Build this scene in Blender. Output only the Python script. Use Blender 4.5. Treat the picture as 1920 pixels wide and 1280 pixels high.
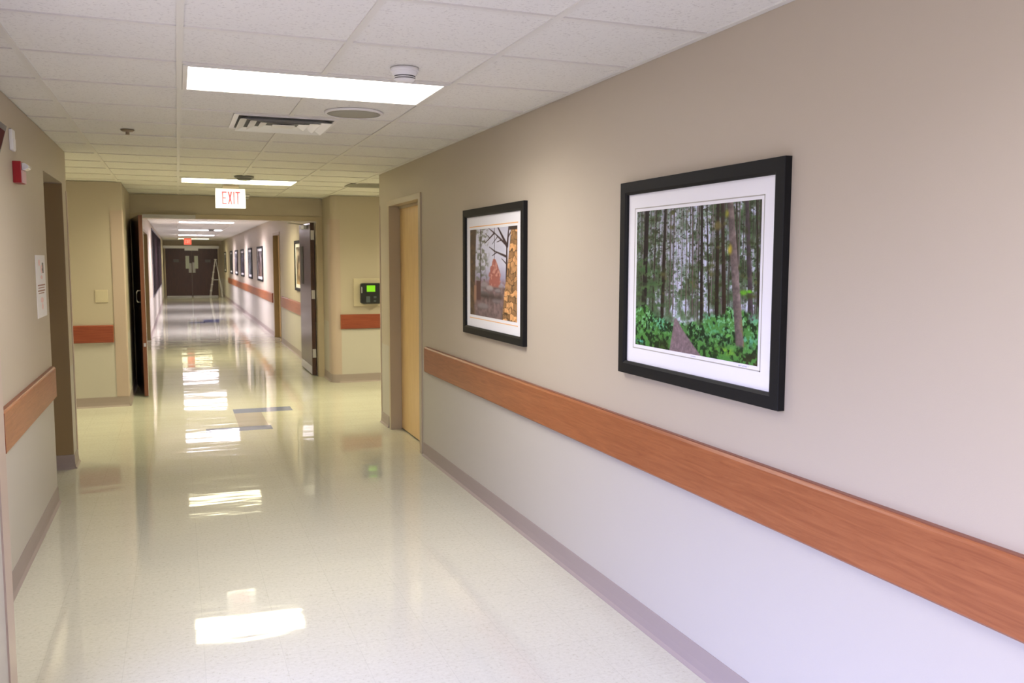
import bpy, bmesh, math, random
import numpy as np
from mathutils import Vector, Matrix

for o in list(bpy.data.objects):
    bpy.data.objects.remove(o)
S = bpy.context.scene
C = S.collection

# ------------------------------------------------------------------ camera, world, exposure
YAW, PITCH, ROLL = 0.3677, -0.0933, 0.0027
F = Vector((math.sin(YAW)*math.cos(PITCH), math.cos(YAW)*math.cos(PITCH), math.sin(PITCH)))
R0 = Vector((math.cos(YAW), -math.sin(YAW), 0)); U0 = R0.cross(F)
R1 = R0*math.cos(ROLL)+U0*math.sin(ROLL); U1 = -R0*math.sin(ROLL)+U0*math.cos(ROLL)
cd = bpy.data.cameras.new('camera'); cam = bpy.data.objects.new('camera', cd); C.objects.link(cam)
cam.matrix_world = Matrix(((R1.x, U1.x, -F.x, 0), (R1.y, U1.y, -F.y, 0), (R1.z, U1.z, -F.z, 1.6221), (0, 0, 0, 1)))
cd.sensor_width = 36; cd.lens = 1623.6/1920*36; cd.clip_start = 0.05; cd.clip_end = 120
cd.dof.use_dof = True; cd.dof.focus_distance = 3.2; cd.dof.aperture_fstop = 8
S.camera = cam

pl = bpy.data.lights.new('window_daylight', 'AREA'); pl.shape = 'RECTANGLE'; pl.size = 1.9; pl.size_y = 4.4; pl.cycles.is_portal = True
po = bpy.data.objects.new('window_daylight', pl); C.objects.link(po); po.location = (-0.92, 0.90, 1.30); po.rotation_euler = (0, math.radians(-90), 0)
w = bpy.data.worlds.new('world'); S.world = w; w.use_nodes = True
# overcast sky: dull ground, pale horizon, several times brighter and bluer towards the zenith
wt = w.node_tree; wc = wt.nodes.new('ShaderNodeTexCoord'); ws = wt.nodes.new('ShaderNodeSeparateXYZ'); wr = wt.nodes.new('ShaderNodeValToRGB')
wt.links.new(wc.outputs['Generated'], ws.inputs[0]); wt.links.new(ws.outputs['Z'], wr.inputs[0]); wt.links.new(wr.outputs[0], wt.nodes['Background'].inputs[0])
we = wr.color_ramp.elements
we[0].position = 0.0; we[0].color = (0.10, 0.09, 0.09, 1); we[1].position = 0.55; we[1].color = (0.47, 0.52, 1.0, 1)
e_ = wr.color_ramp.elements.new(0.08); e_.color = (0.17, 0.17, 0.25, 1)
wt.nodes['Background'].inputs[1].default_value = 7.4
S.view_settings.view_transform = 'Standard'; S.view_settings.look = 'None'
S.view_settings.gamma = 1; S.view_settings.use_curve_mapping = False
S.view_settings.exposure = 0.95

# luminaire colours (tube types differ along the corridor) and radiance
COOL = (0.96, 0.92, 1.0); MILD = (0.98, 0.94, 0.90); WARM = (1.0, 0.925, 0.60); BLUE = (0.94, 0.86, 1.0)
PANEL = 3.6                # radiance of the diffuser seen from any angle
BEAM = 13.0                # watts of the downward beam of each panel

# ------------------------------------------------------------------ dimensions (metres)
H = 2.456                  # ceiling
XR, XL = 1.877, -0.795     # near corridor walls
XP = -0.60                 # near left projecting wall
XF = -0.555                # left wall of the far corridor
T = 0.6096                 # ceiling grid
GX, GY = 0.0346, 4.043     # a grid line in x, near edge of the first luminaire in y
YRC, YLC = 8.52, 7.66      # wall ends at the cross corridor
YCL, YCR = 10.42, 11.46    # walls across the cross corridor
YD = 12.14                 # face of the double-door wall
YE = 40.4                  # end of the far corridor

# ------------------------------------------------------------------ helpers
def lin(c):
    return tuple(((v/12.92) if v <= 0.04045 else ((v+0.055)/1.055)**2.4) for v in c)

def tag(o, label=None, cat=None, group=None, kind=None):
    if label: o['label'] = label
    if cat: o['category'] = cat
    if group: o['group'] = group
    if kind: o['kind'] = kind
    return o

def link(name, bm, m, parent=None, smooth=False, bevel=0, kind=None):
    me = bpy.data.meshes.new(name)
    bmesh.ops.recalc_face_normals(bm, faces=bm.faces[:])
    bm.to_mesh(me); bm.free()
    o = bpy.data.objects.new(name, me); C.objects.link(o)
    me.materials.append(m)
    if smooth:
        for p in me.polygons: p.use_smooth = True
    if bevel:
        b = o.modifiers.new('bevel', 'BEVEL'); b.width = bevel; b.segments = 2
        b.limit_method = 'ANGLE'; b.angle_limit = math.radians(40)
    if parent:
        o.parent = parent
        o.matrix_parent_inverse = parent.matrix_world.inverted() if False else Matrix.Translation(-parent.location)
    if kind: o['kind'] = kind
    return o

def empty(name, loc, label=None, cat=None, group=None, kind=None):
    o = bpy.data.objects.new(name, None); C.objects.link(o); o.location = loc
    o.empty_display_size = 0.1
    return tag(o, label, cat, group, kind)

def box(bm, x0, x1, y0, y1, z0, z1):
    v = [bm.verts.new((x, y, z)) for x in (x0, x1) for y in (y0, y1) for z in (z0, z1)]
    for f in ((0, 1, 3, 2), (4, 6, 7, 5), (0, 4, 5, 1), (2, 3, 7, 6), (0, 2, 6, 4), (1, 5, 7, 3)):
        bm.faces.new([v[i] for i in f])

def boxes(*bs):
    bm = bmesh.new()
    for b in bs: box(bm, *b)
    return bm

def prism(bm, pts, axis, a, b):
    """extrude a closed 2-D outline along an axis (0,1,2) from a to b"""
    def P(u, v, t):
        return ((t, u, v), (u, t, v), (u, v, t))[axis]
    A = [bm.verts.new(P(u, v, a)) for u, v in pts]; B = [bm.verts.new(P(u, v, b)) for u, v in pts]
    bm.faces.new(A); bm.faces.new(B[::-1])
    n = len(pts)
    for i in range(n):
        bm.faces.new((A[i], A[(i+1) % n], B[(i+1) % n], B[i]))

def rrect(u0, u1, v0, v1, r, n=5):
    pts = []
    for cx, cy, a0 in ((u1-r, v1-r, 0), (u0+r, v1-r, 90), (u0+r, v0+r, 180), (u1-r, v0+r, 270)):
        for k in range(n+1):
            a = math.radians(a0+90*k/n); pts.append((cx+r*math.cos(a), cy+r*math.sin(a)))
    return pts

def lathe(bm, prof, c, seg=32, axis=2):
    """revolve (radius, height) pairs about a vertical axis through c"""
    rings = []
    for r, h in prof:
        if r < 1e-6: rings.append([bm.verts.new((c[0], c[1], c[2]+h))])
        else: rings.append([bm.verts.new((c[0]+r*math.cos(2*math.pi*k/seg), c[1]+r*math.sin(2*math.pi*k/seg), c[2]+h)) for k in range(seg)])
    for A, B in zip(rings, rings[1:]):
        if len(A) == 1 and len(B) == 1: continue
        for k in range(seg):
            k2 = (k+1) % seg
            if len(A) == 1: bm.faces.new((A[0], B[k], B[k2]))
            elif len(B) == 1: bm.faces.new((A[k], A[k2], B[0]))
            else: bm.faces.new((A[k], A[k2], B[k2], B[k]))

def tube(bm, pts, r, seg=10):
    pts = [Vector(p) for p in pts]; rings = []
    for i, p in enumerate(pts):
        d = (pts[min(i+1, len(pts)-1)]-pts[max(i-1, 0)]).normalized()
        a = d.cross(Vector((0, 0, 1)))
        if a.length < 1e-3: a = d.cross(Vector((1, 0, 0)))
        a.normalize(); b = d.cross(a)
        rings.append([bm.verts.new(p+(a*math.cos(2*math.pi*k/seg)+b*math.sin(2*math.pi*k/seg))*r) for k in range(seg)])
    for A, B in zip(rings, rings[1:]):
        for k in range(seg): bm.faces.new((A[k], A[(k+1) % seg], B[(k+1) % seg], B[k]))
    bm.faces.new(rings[0]); bm.faces.new(rings[-1][::-1])

def bar(bm, a, b, w, d):
    """rectangular bar from a to b, w wide along x-ish, d deep"""
    a = Vector(a); b = Vector(b); t = (b-a).normalized()
    u = t.cross(Vector((0, 1, 0)))
    if u.length < 1e-3: u = t.cross(Vector((0, 0, 1)))
    u.normalize(); v = t.cross(u)
    q = [(-1, -1), (1, -1), (1, 1), (-1, 1)]
    A = [bm.verts.new(a+u*(w/2*i)+v*(d/2*j)) for i, j in q]; B = [bm.verts.new(b+u*(w/2*i)+v*(d/2*j)) for i, j in q]
    bm.faces.new(A); bm.faces.new(B[::-1])
    for k in range(4): bm.faces.new((A[k], A[(k+1) % 4], B[(k+1) % 4], B[k]))

# ------------------------------------------------------------------ materials
def mat(name, col, rough=0.6, metal=0.0, spec=0.5, coat=0.0, noise=0.0, nscale=40, bump=0.0, bscale=200, emit=None, estr=0):
    m = bpy.data.materials.new(name); m.use_nodes = True; nt = m.node_tree; N = nt.nodes; L = nt.links
    b = N['Principled BSDF']
    b.inputs['Base Color'].default_value = (*col, 1); b.inputs['Roughness'].default_value = rough
    b.inputs['Metallic'].default_value = metal; b.inputs['Specular IOR Level'].default_value = spec
    b.inputs['Coat Weight'].default_value = coat; b.inputs['Coat Roughness'].default_value = 0.08
    tc = N.new('ShaderNodeTexCoord')
    if noise:
        n = N.new('ShaderNodeTexNoise'); n.inputs['Scale'].default_value = nscale; n.inputs['Detail'].default_value = 4
        L.new(tc.outputs['Object'], n.inputs['Vector'])
        r = N.new('ShaderNodeMapRange'); r.inputs[1].default_value = 2.6; r.inputs[2].default_value = 0.7
        r.inputs[3].default_value = 1-noise; r.inputs[4].default_value = 1+noise
        L.new(n.outputs['Fac'], r.inputs[0])
        mx = N.new('ShaderNodeMix'); mx.data_type = 'RGBA'; mx.blend_type = 'MULTIPLY'; mx.inputs[0].default_value = 1
        mx.inputs['A'].default_value = (*col, 1); L.new(r.outputs[0], mx.inputs['B']); L.new(mx.outputs['Result'], b.inputs['Base Color'])
    if bump:
        n = N.new('ShaderNodeTexNoise'); n.inputs['Scale'].default_value = bscale; n.inputs['Detail'].default_value = 3
        L.new(tc.outputs['Object'], n.inputs['Vector'])
        u = N.new('ShaderNodeBump'); u.inputs['Strength'].default_value = bump; u.inputs['Distance'].default_value = 0.002
        L.new(n.outputs['Fac'], u.inputs['Height']); L.new(u.outputs['Normal'], b.inputs['Normal'])
    if emit:
        b.inputs['Emission Color'].default_value = (*emit, 1); b.inputs['Emission Strength'].default_value = estr
    return m

def wood(name, c0, c1, axis='Y', rough=0.4, scale=1.0, coat=0.0, spec=0.5):
    """streaky grain running along an axis"""
    m = mat(name, c0, rough, coat=coat, spec=spec); nt = m.node_tree; N = nt.nodes; L = nt.links; b = N['Principled BSDF']
    tc = N.new('ShaderNodeTexCoord'); mp = N.new('ShaderNodeMapping')
    s = {'X': (1.6, 26, 26), 'Y': (26, 1.6, 26), 'Z': (26, 26, 1.6)}[axis]
    mp.inputs['Scale'].default_value = tuple(v*scale for v in s)
    L.new(tc.outputs['Object'], mp.inputs['Vector'])
    n = N.new('ShaderNodeTexNoise'); n.inputs['Scale'].default_value = 1.5; n.inputs['Detail'].default_value = 7
    n.inputs['Roughness'].default_value = 0.65; n.inputs['Distortion'].default_value = 1.2
    L.new(mp.outputs[0], n.inputs['Vector'])
    cr = N.new('ShaderNodeValToRGB'); cr.color_ramp.elements[0].position = 0.32; cr.color_ramp.elements[1].position = 0.68
    cr.color_ramp.elements[0].color = (*c0, 1); cr.color_ramp.elements[1].color = (*c1, 1)
    L.new(n.outputs['Fac'], cr.inputs[0]); L.new(cr.outputs[0], b.inputs['Base Color'])
    return m

def wall_mat():
    # eggshell wall paint: one beige above the rail, a paler mix of it below
    m = mat('wall_paint', (0.5, 0.4, 0.3), 0.5, spec=0.35, bump=0.12, bscale=260); N = m.node_tree.nodes; L = m.node_tree.links
    g = N.new('ShaderNodeNewGeometry'); s = N.new('ShaderNodeSeparateXYZ'); L.new(g.outputs['Position'], s.inputs[0])
    k = N.new('ShaderNodeMath'); k.operation = 'GREATER_THAN'; k.inputs[1].default_value = 0.80; L.new(s.outputs['Z'], k.inputs[0])
    mx = N.new('ShaderNodeMix'); mx.data_type = 'RGBA'; L.new(k.outputs[0], mx.inputs[0])
    mx.inputs['A'].default_value = (0.515, 0.48, 0.43, 1); mx.inputs['B'].default_value = (0.49, 0.425, 0.34, 1)
    L.new(mx.outputs['Result'], N['Principled BSDF'].inputs['Base Color'])
    return m

def floor_mat():
    m = mat('vinyl_tile', (0.6, 0.56, 0.42), 0.09, spec=0.6); nt = m.node_tree; N = nt.nodes; L = nt.links; b = N['Principled BSDF']
    g = N.new('ShaderNodeNewGeometry')
    # speckle
    n = N.new('ShaderNodeTexNoise'); n.inputs['Scale'].default_value = 55; n.inputs['Detail'].default_value = 6; n.inputs['Roughness'].default_value = 0.8
    L.new(g.outputs['Position'], n.inputs['Vector'])
    cr = N.new('ShaderNodeValToRGB'); e = cr.color_ramp.elements
    e[0].position = 0.30; e[0].color = (0.42, 0.38, 0.29, 1); e[1].position = 0.44; e[1].color = (0.565, 0.55, 0.455, 1)
    e2 = cr.color_ramp.elements.new(0.68); e2.color = (0.62, 0.605, 0.51, 1)
    L.new(n.outputs['Fac'], cr.inputs[0])
    # slight tone change tile by tile and thin seams (12 in tiles)
    s = N.new('ShaderNodeSeparateXYZ'); L.new(g.outputs['Position'], s.inputs[0])
    def mth(op, a, v=None, v2=None):
        q = N.new('ShaderNodeMath'); q.operation = op
        if hasattr(a, 'links'): L.new(a, q.inputs[0])
        else: q.inputs[0].default_value = a
        if v is not None:
            if hasattr(v, 'links'): L.new(v, q.inputs[1])
            else: q.inputs[1].default_value = v
        return q.outputs[0]
    ts = 0.3048
    ax = mth('DIVIDE', mth('SUBTRACT', s.outputs['X'], -0.25), ts); ay = mth('DIVIDE', mth('SUBTRACT', s.outputs['Y'], 8.72), ts)
    def edge(a):
        fr = mth('FRACT', a); d = mth('ABSOLUTE', mth('SUBTRACT', fr, 0.5)); return mth('GREATER_THAN', d, 0.4945)
    seam = mth('MAXIMUM', edge(ax), edge(ay))
    cx = N.new('ShaderNodeCombineXYZ'); L.new(mth('FLOOR', ax), cx.inputs[0]); L.new(mth('FLOOR', ay), cx.inputs[1])
    wn = N.new('ShaderNodeTexWhiteNoise'); L.new(cx.outputs[0], wn.inputs['Vector'])
    mr = N.new('ShaderNodeMapRange'); mr.inputs[3].default_value = 0.99; mr.inputs[4].default_value = 1.01; L.new(wn.outputs['Value'], mr.inputs[0])
    m1 = N.new('ShaderNodeMix'); m1.data_type = 'RGBA'; m1.blend_type = 'MULTIPLY'; m1.inputs[0].default_value = 1
    L.new(cr.outputs[0], m1.inputs['A']); L.new(mr.outputs[0], m1.inputs['B'])
    m2 = N.new('ShaderNodeMix'); m2.data_type = 'RGBA'; L.new(mth('MULTIPLY', seam, 0.12), m2.inputs[0])
    L.new(m1.outputs['Result'], m2.inputs['A']); m2.inputs['B'].default_value = (0.2, 0.17, 0.12, 1)
    L.new(m2.outputs['Result'], b.inputs['Base Color'])
    # worn wax: waves that run across the corridor
    mp = N.new('ShaderNodeMapping'); mp.inputs['Scale'].default_value = (0.8, 2.5, 1); L.new(g.outputs['Position'], mp.inputs['Vector'])
    w1 = N.new('ShaderNodeTexNoise'); w1.inputs['Scale'].default_value = 1.0; w1.inputs['Detail'].default_value = 3.5; w1.inputs['Roughness'].default_value = 0.45
    L.new(mp.outputs[0], w1.inputs['Vector'])
    bu = N.new('ShaderNodeBump'); bu.inputs['Strength'].default_value = 1.0; bu.inputs['Distance'].default_value = WAVE
    L.new(w1.outputs['Fac'], bu.inputs['Height'])
    L.new(bu.outputs['Normal'], b.inputs['Normal'])
    w2 = N.new('ShaderNodeTexNoise'); w2.inputs['Scale'].default_value = 2.2; w2.inputs['Detail'].default_value = 4
    L.new(g.outputs['Position'], w2.inputs['Vector'])
    rr = N.new('ShaderNodeMapRange'); rr.inputs[1].default_value = 2.65; rr.inputs[2].default_value = 0.7
    rr.inputs[3].default_value = 0.02; rr.inputs[4].default_value = 0.05
    L.new(w2.outputs['Fac'], rr.inputs[0]); L.new(rr.outputs[0], b.inputs['Roughness'])
    return m
WAVE = 0.0042

def add_wave(m):
    nt = m.node_tree; N = nt.nodes; L = nt.links; g = N.new('ShaderNodeNewGeometry')
    mp = N.new('ShaderNodeMapping'); mp.inputs['Scale'].default_value = (0.8, 2.5, 1); L.new(g.outputs['Position'], mp.inputs['Vector'])
    w1 = N.new('ShaderNodeTexNoise'); w1.inputs['Scale'].default_value = 1.0; w1.inputs['Detail'].default_value = 3.5; w1.inputs['Roughness'].default_value = 0.45
    L.new(mp.outputs[0], w1.inputs['Vector'])
    bu = N.new('ShaderNodeBump'); bu.inputs['Strength'].default_value = 1.0; bu.inputs['Distance'].default_value = WAVE
    L.new(w1.outputs['Fac'], bu.inputs['Height']); L.new(bu.outputs['Normal'], N['Principled BSDF'].inputs['Normal'])
    N['Principled BSDF'].inputs['Roughness'].default_value = 0.04
def ceil_mat():
    m = mat('acoustic_tile', (0.78, 0.76, 0.72), 0.9, spec=0.1); N = m.node_tree.nodes; L = m.node_tree.links
    g = N.new('ShaderNodeNewGeometry'); n = N.new('ShaderNodeTexNoise'); n.inputs['Scale'].default_value = 90; n.inputs['Detail'].default_value = 3
    L.new(g.outputs['Position'], n.inputs['Vector'])
    cr = N.new('ShaderNodeValToRGB'); e = cr.color_ramp.elements
    e[0].position = 0.33; e[0].color = (0.66, 0.64, 0.61, 1); e[1].position = 0.43; e[1].color = (0.78, 0.765, 0.73, 1)
    L.new(n.outputs['Fac'], cr.inputs[0]); L.new(cr.outputs[0], N['Principled BSDF'].inputs['Base Color'])
    u = N.new('ShaderNodeBump'); u.inputs['Strength'].default_value = 0.4; u.inputs['Distance'].default_value = 0.003
    L.new(n.outputs['Fac'], u.inputs['Height']); L.new(u.outputs['Normal'], N['Principled BSDF'].inputs['Normal'])
    return m

M = dict(
    wall=wall_mat(), floor=floor_mat(), ceil=ceil_mat(),
    grid=mat('grid_white_metal', (0.72, 0.70, 0.66), 0.45),
    base=mat('cove_base_vinyl', (0.33, 0.27, 0.25), 0.45, noise=0.04),
    guard=mat('corner_guard_vinyl', (0.47, 0.37, 0.31), 0.4, noise=0.03),
    frame_paint=mat('door_frame_paint', (0.46, 0.38, 0.27), 0.4, noise=0.02),
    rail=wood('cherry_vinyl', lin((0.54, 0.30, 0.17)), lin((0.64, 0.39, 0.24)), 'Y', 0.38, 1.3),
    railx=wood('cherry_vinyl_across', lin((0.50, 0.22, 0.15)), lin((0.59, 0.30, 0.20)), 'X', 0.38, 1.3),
    railtop=mat('rail_top_lip', lin((0.50, 0.30, 0.22)), 0.4, noise=0.05),
    maple=wood('maple_veneer', lin((0.86, 0.71, 0.48)), lin((0.93, 0.80, 0.58)), 'Z', 0.35, 1.0),
    darkwood=wood('walnut_door', lin((0.20, 0.12, 0.10)), lin((0.31, 0.19, 0.15)), 'Z', 0.3, 1.0, coat=0.25),
    leafedge=wood('walnut_door_edge', lin((0.36, 0.20, 0.13)), lin((0.46, 0.28, 0.19)), 'Z', 0.4, 1.0),
    black=mat('black_frame_lacquer', (0.008, 0.008, 0.009), 0.55, noise=0.1, spec=0.22),
    matboard=mat('white_mat_board', (0.84, 0.83, 0.86), 0.7, noise=0.01),
    matline=mat('mat_groove_grey', (0.42, 0.40, 0.36), 0.7, noise=0.02),
    orange=mat('mat_groove_orange', lin((0.93, 0.73, 0.50)), 0.7, noise=0.02),
    ink=mat('pencil_ink', (0.45, 0.43, 0.62), 0.8, noise=0.1),
    white=mat('white_plastic', (0.80, 0.79, 0.80), 0.35, noise=0.01),
    steel=mat('brushed_steel', (0.62, 0.62, 0.62), 0.3, metal=1.0, noise=0.05),
    vane=mat('satin_white_metal', (0.82, 0.82, 0.82), 0.3, metal=0.15, noise=0.03),
    alu=mat('satin_aluminium', (0.66, 0.66, 0.67), 0.42, metal=0.6, noise=0.04),
    closer=mat('silver_closer_paint', (0.52, 0.50, 0.53), 0.5, metal=0.0, noise=0.03),
    slot=mat('dark_slot', (0.15, 0.15, 0.15), 0.6, noise=0.1),
    grille=mat('grey_grille', (0.31, 0.30, 0.26), 0.6, noise=0.12, nscale=300),
    grilledark=mat('dark_grille', (0.20, 0.20, 0.19), 0.6, noise=0.15, nscale=200),
    brass=mat('aged_brass', (0.28, 0.22, 0.16), 0.4, metal=0.6, noise=0.1),
    red=mat('fire_red_plastic', (0.33, 0.012, 0.02), 0.35, noise=0.03),
    redmark=mat('faded_red_print', (0.75, 0.55, 0.55), 0.7, noise=0.1),
    paper=mat('white_paper', (0.80, 0.78, 0.80), 0.7, noise=0.01),
    pinkink=mat('pink_print', (0.62, 0.42, 0.42), 0.7, noise=0.1),
    brownink=mat('brown_print', (0.34, 0.2, 0.17), 0.7, noise=0.1),
    greyframe=mat('grey_sign_frame', (0.13, 0.12, 0.13), 0.5, noise=0.05),
    signred=mat('dark_red_face', (0.07, 0.006, 0.012), 0.6, spec=0.1, noise=0.05),
    beige=mat('beige_plate', (0.56, 0.49, 0.36), 0.4, noise=0.01),
    clock=mat('black_clock_case', (0.012, 0.014, 0.018), 0.35, noise=0.05),
    key=mat('grey_key', (0.07, 0.09, 0.10), 0.4, noise=0.05),
    lcd=mat('green_display', (0.15, 0.4, 0.02), 0.4, emit=(0.16, 0.55, 0.004), estr=0.4),
    exitface=mat('exit_face', (0.6, 0.6, 0.6), 0.4, emit=(1, 0.97, 0.95), estr=0.36),
    exitred=mat('exit_letters', (0.65, 0.03, 0.05), 0.5, emit=(1.0, 0.06, 0.10), estr=0.30),
    exitredpale=mat('exit_arrow', (0.6, 0.3, 0.3), 0.5, emit=(1.0, 0.30, 0.35), estr=0.33),
    exitfar=mat('exit_red_face', (0.9, 0.1, 0.06), 0.5, emit=(1.0, 0.10, 0.05), estr=0.6),
    exitfarlet=mat('exit_pale_letters', (0.8, 0.3, 0.25), 0.5, emit=(1.0, 0.35, 0.25), estr=0.6),
    board=mat('dark_board_cloth', lin((0.14, 0.09, 0.10)), 0.9, spec=0.05, noise=0.15, nscale=6),
    blue=mat('blue_vinyl_tile', lin((0.47, 0.50, 0.62)), 0.10, noise=0.06, spec=0.6),
    mauve=mat('mauve_vinyl_tile', lin((0.68, 0.64, 0.62)), 0.10, noise=0.05, spec=0.6),
    glass=mat('wired_glass', (0.55, 0.60, 0.52), 0.15, noise=0.03),
    signgrey=mat('grey_notice', (0.42, 0.42, 0.45), 0.5, noise=0.05),
    ladder=mat('ladder_aluminium', (0.72, 0.70, 0.66), 0.35, metal=0.4, noise=0.05),
    nearblack=mat('near_black', (0.02, 0.016, 0.014), 0.6, noise=0.1),
    lens=mat('clear_lens', (0.75, 0.76, 0.78), 0.12, noise=0.01, coat=0.6),
)
add_wave(M['blue']); add_wave(M['mauve'])
def lamp_mat(name, col, k=1.0):
    return mat(name, (0.9, 0.9, 0.9), 0.4, noise=0, emit=col, estr=PANEL*k)

# ------------------------------------------------------------------ room shell
def struct(name, m, *bs, bevel=0):
    o = link(name, boxes(*bs), m, bevel=bevel); o['kind'] = 'structure'; return o

struct('floor', M['floor'], (-0.92, 2.25, -8.2, 5.0, -0.1, 0.0), (-6.2, 8.2, 5.0, YE+0.4, -0.1, 0.0))
struct('ceiling', M['ceil'], (-0.92, 2.25, -8.2, 5.0, H+0.005, H+0.12), (-6.2, 8.2, 5.0, YE+0.4, H+0.005, H+0.12))
# exposed tee grid of the suspended ceiling
gb = []
tw = 0.0125
x = GX-9*T
while x < 7.5:
    if XL-0.01 < x < XR: gb.append((x-tw, x+tw, -8, YE, H-0.001, H+0.006))
    else: gb.append((x-tw, x+tw, YLC+0.05 if x < XL else YRC+0.05, YCL-0.02 if x < XL else YCR-0.02, H-0.001, H+0.006))
    x += T
y = GY-19*T
while y < YE:
    if YRC < y < YCL: xs = (-5, 7)
    elif YLC < y <= YRC: xs = (-5, XR)
    elif YCL <= y < YCR: xs = (-0.55, 7)
    else: xs = (XL if y < YLC else XF, XR)
    gb.append((xs[0], xs[1], y-tw, y+tw, H-0.0005, H+0.006))
    y += T
struct('ceiling_grid', M['grid'], *gb)

# right wall with the recessed maple door, back to behind the camera
Y1, Y2 = 6.965, 8.13
struct('wall_right', M['wall'],
       (XR, XR+0.35, -8, Y1, 0, H), (XR, XR+0.35, Y1, Y2, 2.165, H), (XR, XR+0.35, Y2, YRC, 0, H),
       (XR+0.16, XR+0.35, Y1, Y2, 0, 2.165))
struct('wall_cross_right_near', M['wall'], (XR+0.35, 7.5, YRC-0.2, YRC, 0, H))
# left wall: projecting pier near the camera, then the wall with the recessed door
YA, YB = 6.40, 7.40
WY0, WY1, WZ0, WZ1 = -1.3, 3.1, 0.35, 2.25      # daylight window behind the viewer's left shoulder
struct('wall_left_near', M['wall'], (XP-0.3, XP, -8, WY0, 0, H), (XP-0.3, XP, WY1, 3.50, 0, H), (XP-0.3, XP, WY0, WY1, 0, WZ0), (XP-0.3, XP, WY0, WY1, WZ1, H),
       (XL-0.45, XP-0.3, 3.30, 3.50, 0, H))
struct('wall_left_outer', M['wall'], (-6.2, -0.9, 4.9, 5.0, -0.1, H+0.1))
wn_ = empty('window_1', (XP-0.15, (WY0+WY1)/2, WZ0), kind='structure')
link('window_frame', boxes((XP-0.2, XP-0.14, WY0, WY0+0.05, WZ0, WZ1), (XP-0.2, XP-0.14, WY1-0.05, WY1, WZ0, WZ1), (XP-0.2, XP-0.14, WY0, WY1, WZ0, WZ0+0.05),
     (XP-0.2, XP-0.14, WY0, WY1, WZ1-0.05, WZ1), (XP-0.2, XP-0.14, 0.875, 0.925, WZ0, WZ1)), M['frame_paint'], wn_)
struct('wall_left', M['wall'],
       (XL-0.45, XL, 3.50, YA, 0, H), (XL-0.45, XL, YA, YB, 2.195, H), (XL-0.45, XL, YB, YLC, 0, H),
       (XL-0.45, XL-0.32, YA, YB, 0, 2.195))
struct('wall_cross_left_near', M['wall'], (-5.5, XL-0.45, YLC-0.2, YLC, 0, H))
struct('wall_cross_left_far', M['wall'], (-5.5, -0.545, YCL, YCL+0.2, 0, H))
struct('wall_cross_left_end', M['wall'], (-5.7, -5.5, YLC-0.2, YCL+0.2, 0, H))
struct('wall_cross_right_end', M['wall'], (7.5, 7.7, YRC-0.2, YCR+0.2, 0, H))
struct('wall_back', M['wall'], (XL-0.6, XR+0.4, -8.2, -8.0, 0, H))
# return walls beside the double doors, with a bull-nosed corner on the right
bm = bmesh.new()
r = 0.09
pts = [(XR, YD+0.15), (XR, YCR+r)]
for k in range(1, 9):
    a = math.radians(180+90*k/8); pts.append((XR+r+r*math.cos(a), YCR+r+r*math.sin(a)))
pts += [(7.5, YCR), (7.5, YCR+0.3), (XR+0.3, YCR+0.3), (XR+0.3, YD+0.15)]
prism(bm, pts, 2, 0, H)
o = link('wall_cross_right_far', bm, M['wall']); o['kind'] = 'structure'
struct('wall_return_left', M['wall'], (-0.90, -0.545, YCL+0.2, YD, 0, H))
# double-door wall
DX0, DX1, DZ = -0.545, 1.80, 2.15
struct('wall_double_door', M['wall'], (-0.90, XR+0.3, YD, YD+0.14, DZ+0.06, H), (-0.90, DX0-0.02, YD, YD+0.14, 0, DZ+0.06),
       (DX1+0.075, XR+0.3, YD+0.02, YD+0.14, 0, DZ+0.06))
# far corridor
struct('wall_far_left', M['wall'],
       (XF-0.4, XF, YD+0.14, 15.7, 0, H), (XF-0.4, XF, 15.7, 18.95, 2.17, H), (XF-0.4, XF, 18.95, YE, 0, H),
       (XF-0.4, XF-0.14, 15.7, 18.95, 0, 2.17))
struct('wall_far_right', M['wall'],
       (XR, XR+0.4, YD+0.14, 17.5, 0, H), (XR, XR+0.4, 17.5, 18.75, 2.17, H), (XR, XR+0.4, 18.75, YE, 0, H),
       (XR+0.14, XR+0.4, 17.5, 18.75, 0, 2.17))
struct('wall_far_end', M['wall'], (-0.95, 2.2, YE, YE+0.2, 0, H))

# baseboards: vinyl cove base with a small toe
def base_x(name, x, y0, y1, s):      # wall at x, room on side s (+1 = room towards +x)
    prof = [(x, 0), (x+s*0.020, 0), (x+s*0.019, 0.004), (x+s*0.009, 0.016), (x+s*0.005, 0.05), (x+s*0.004, 0.11), (x, 0.11)]
    bm = bmesh.new(); prism(bm, prof, 1, y0, y1); return tag(link(name, bm, M['base']), kind='structure')
def base_y(name, y, x0, x1, s):
    prof = [(y, 0), (y+s*0.020, 0), (y+s*0.019, 0.004), (y+s*0.009, 0.016), (y+s*0.005, 0.05), (y+s*0.004, 0.11), (y, 0.11)]
    bm = bmesh.new(); prism(bm, prof, 0, x0, x1); return tag(link(name, bm, M['base']), kind='structure')
base_x('baseboard_right', XR, -8, Y1-0.05, -1)
base_x('baseboard_right_pier', XR, Y2+0.05, YRC, -1)
base_x('baseboard_left_near', XP, -8, 3.50, 1)
base_x('baseboard_left', XL, 3.50, YA, 1)
base_x('baseboard_left_pier', XL, YB, YLC, 1)
base_y('baseboard_left_recess', YB, XL-0.13, XL, -1)
base_y('baseboard_cross_left', YCL, -5.5, -0.545, -1)
base_x('baseboard_return_left', -0.545, YCL, YD, 1)
base_y('baseboard_cross_right', YCR, XR+r, 7.5, -1)
base_y('baseboard_cross_right_near', YRC, XR, 7.5, 1)
base_y('baseboard_cross_left_near', YLC, -5.5, XL, 1)
base_x('baseboard_return_right', XR, YCR+r, YD, -1)
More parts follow.
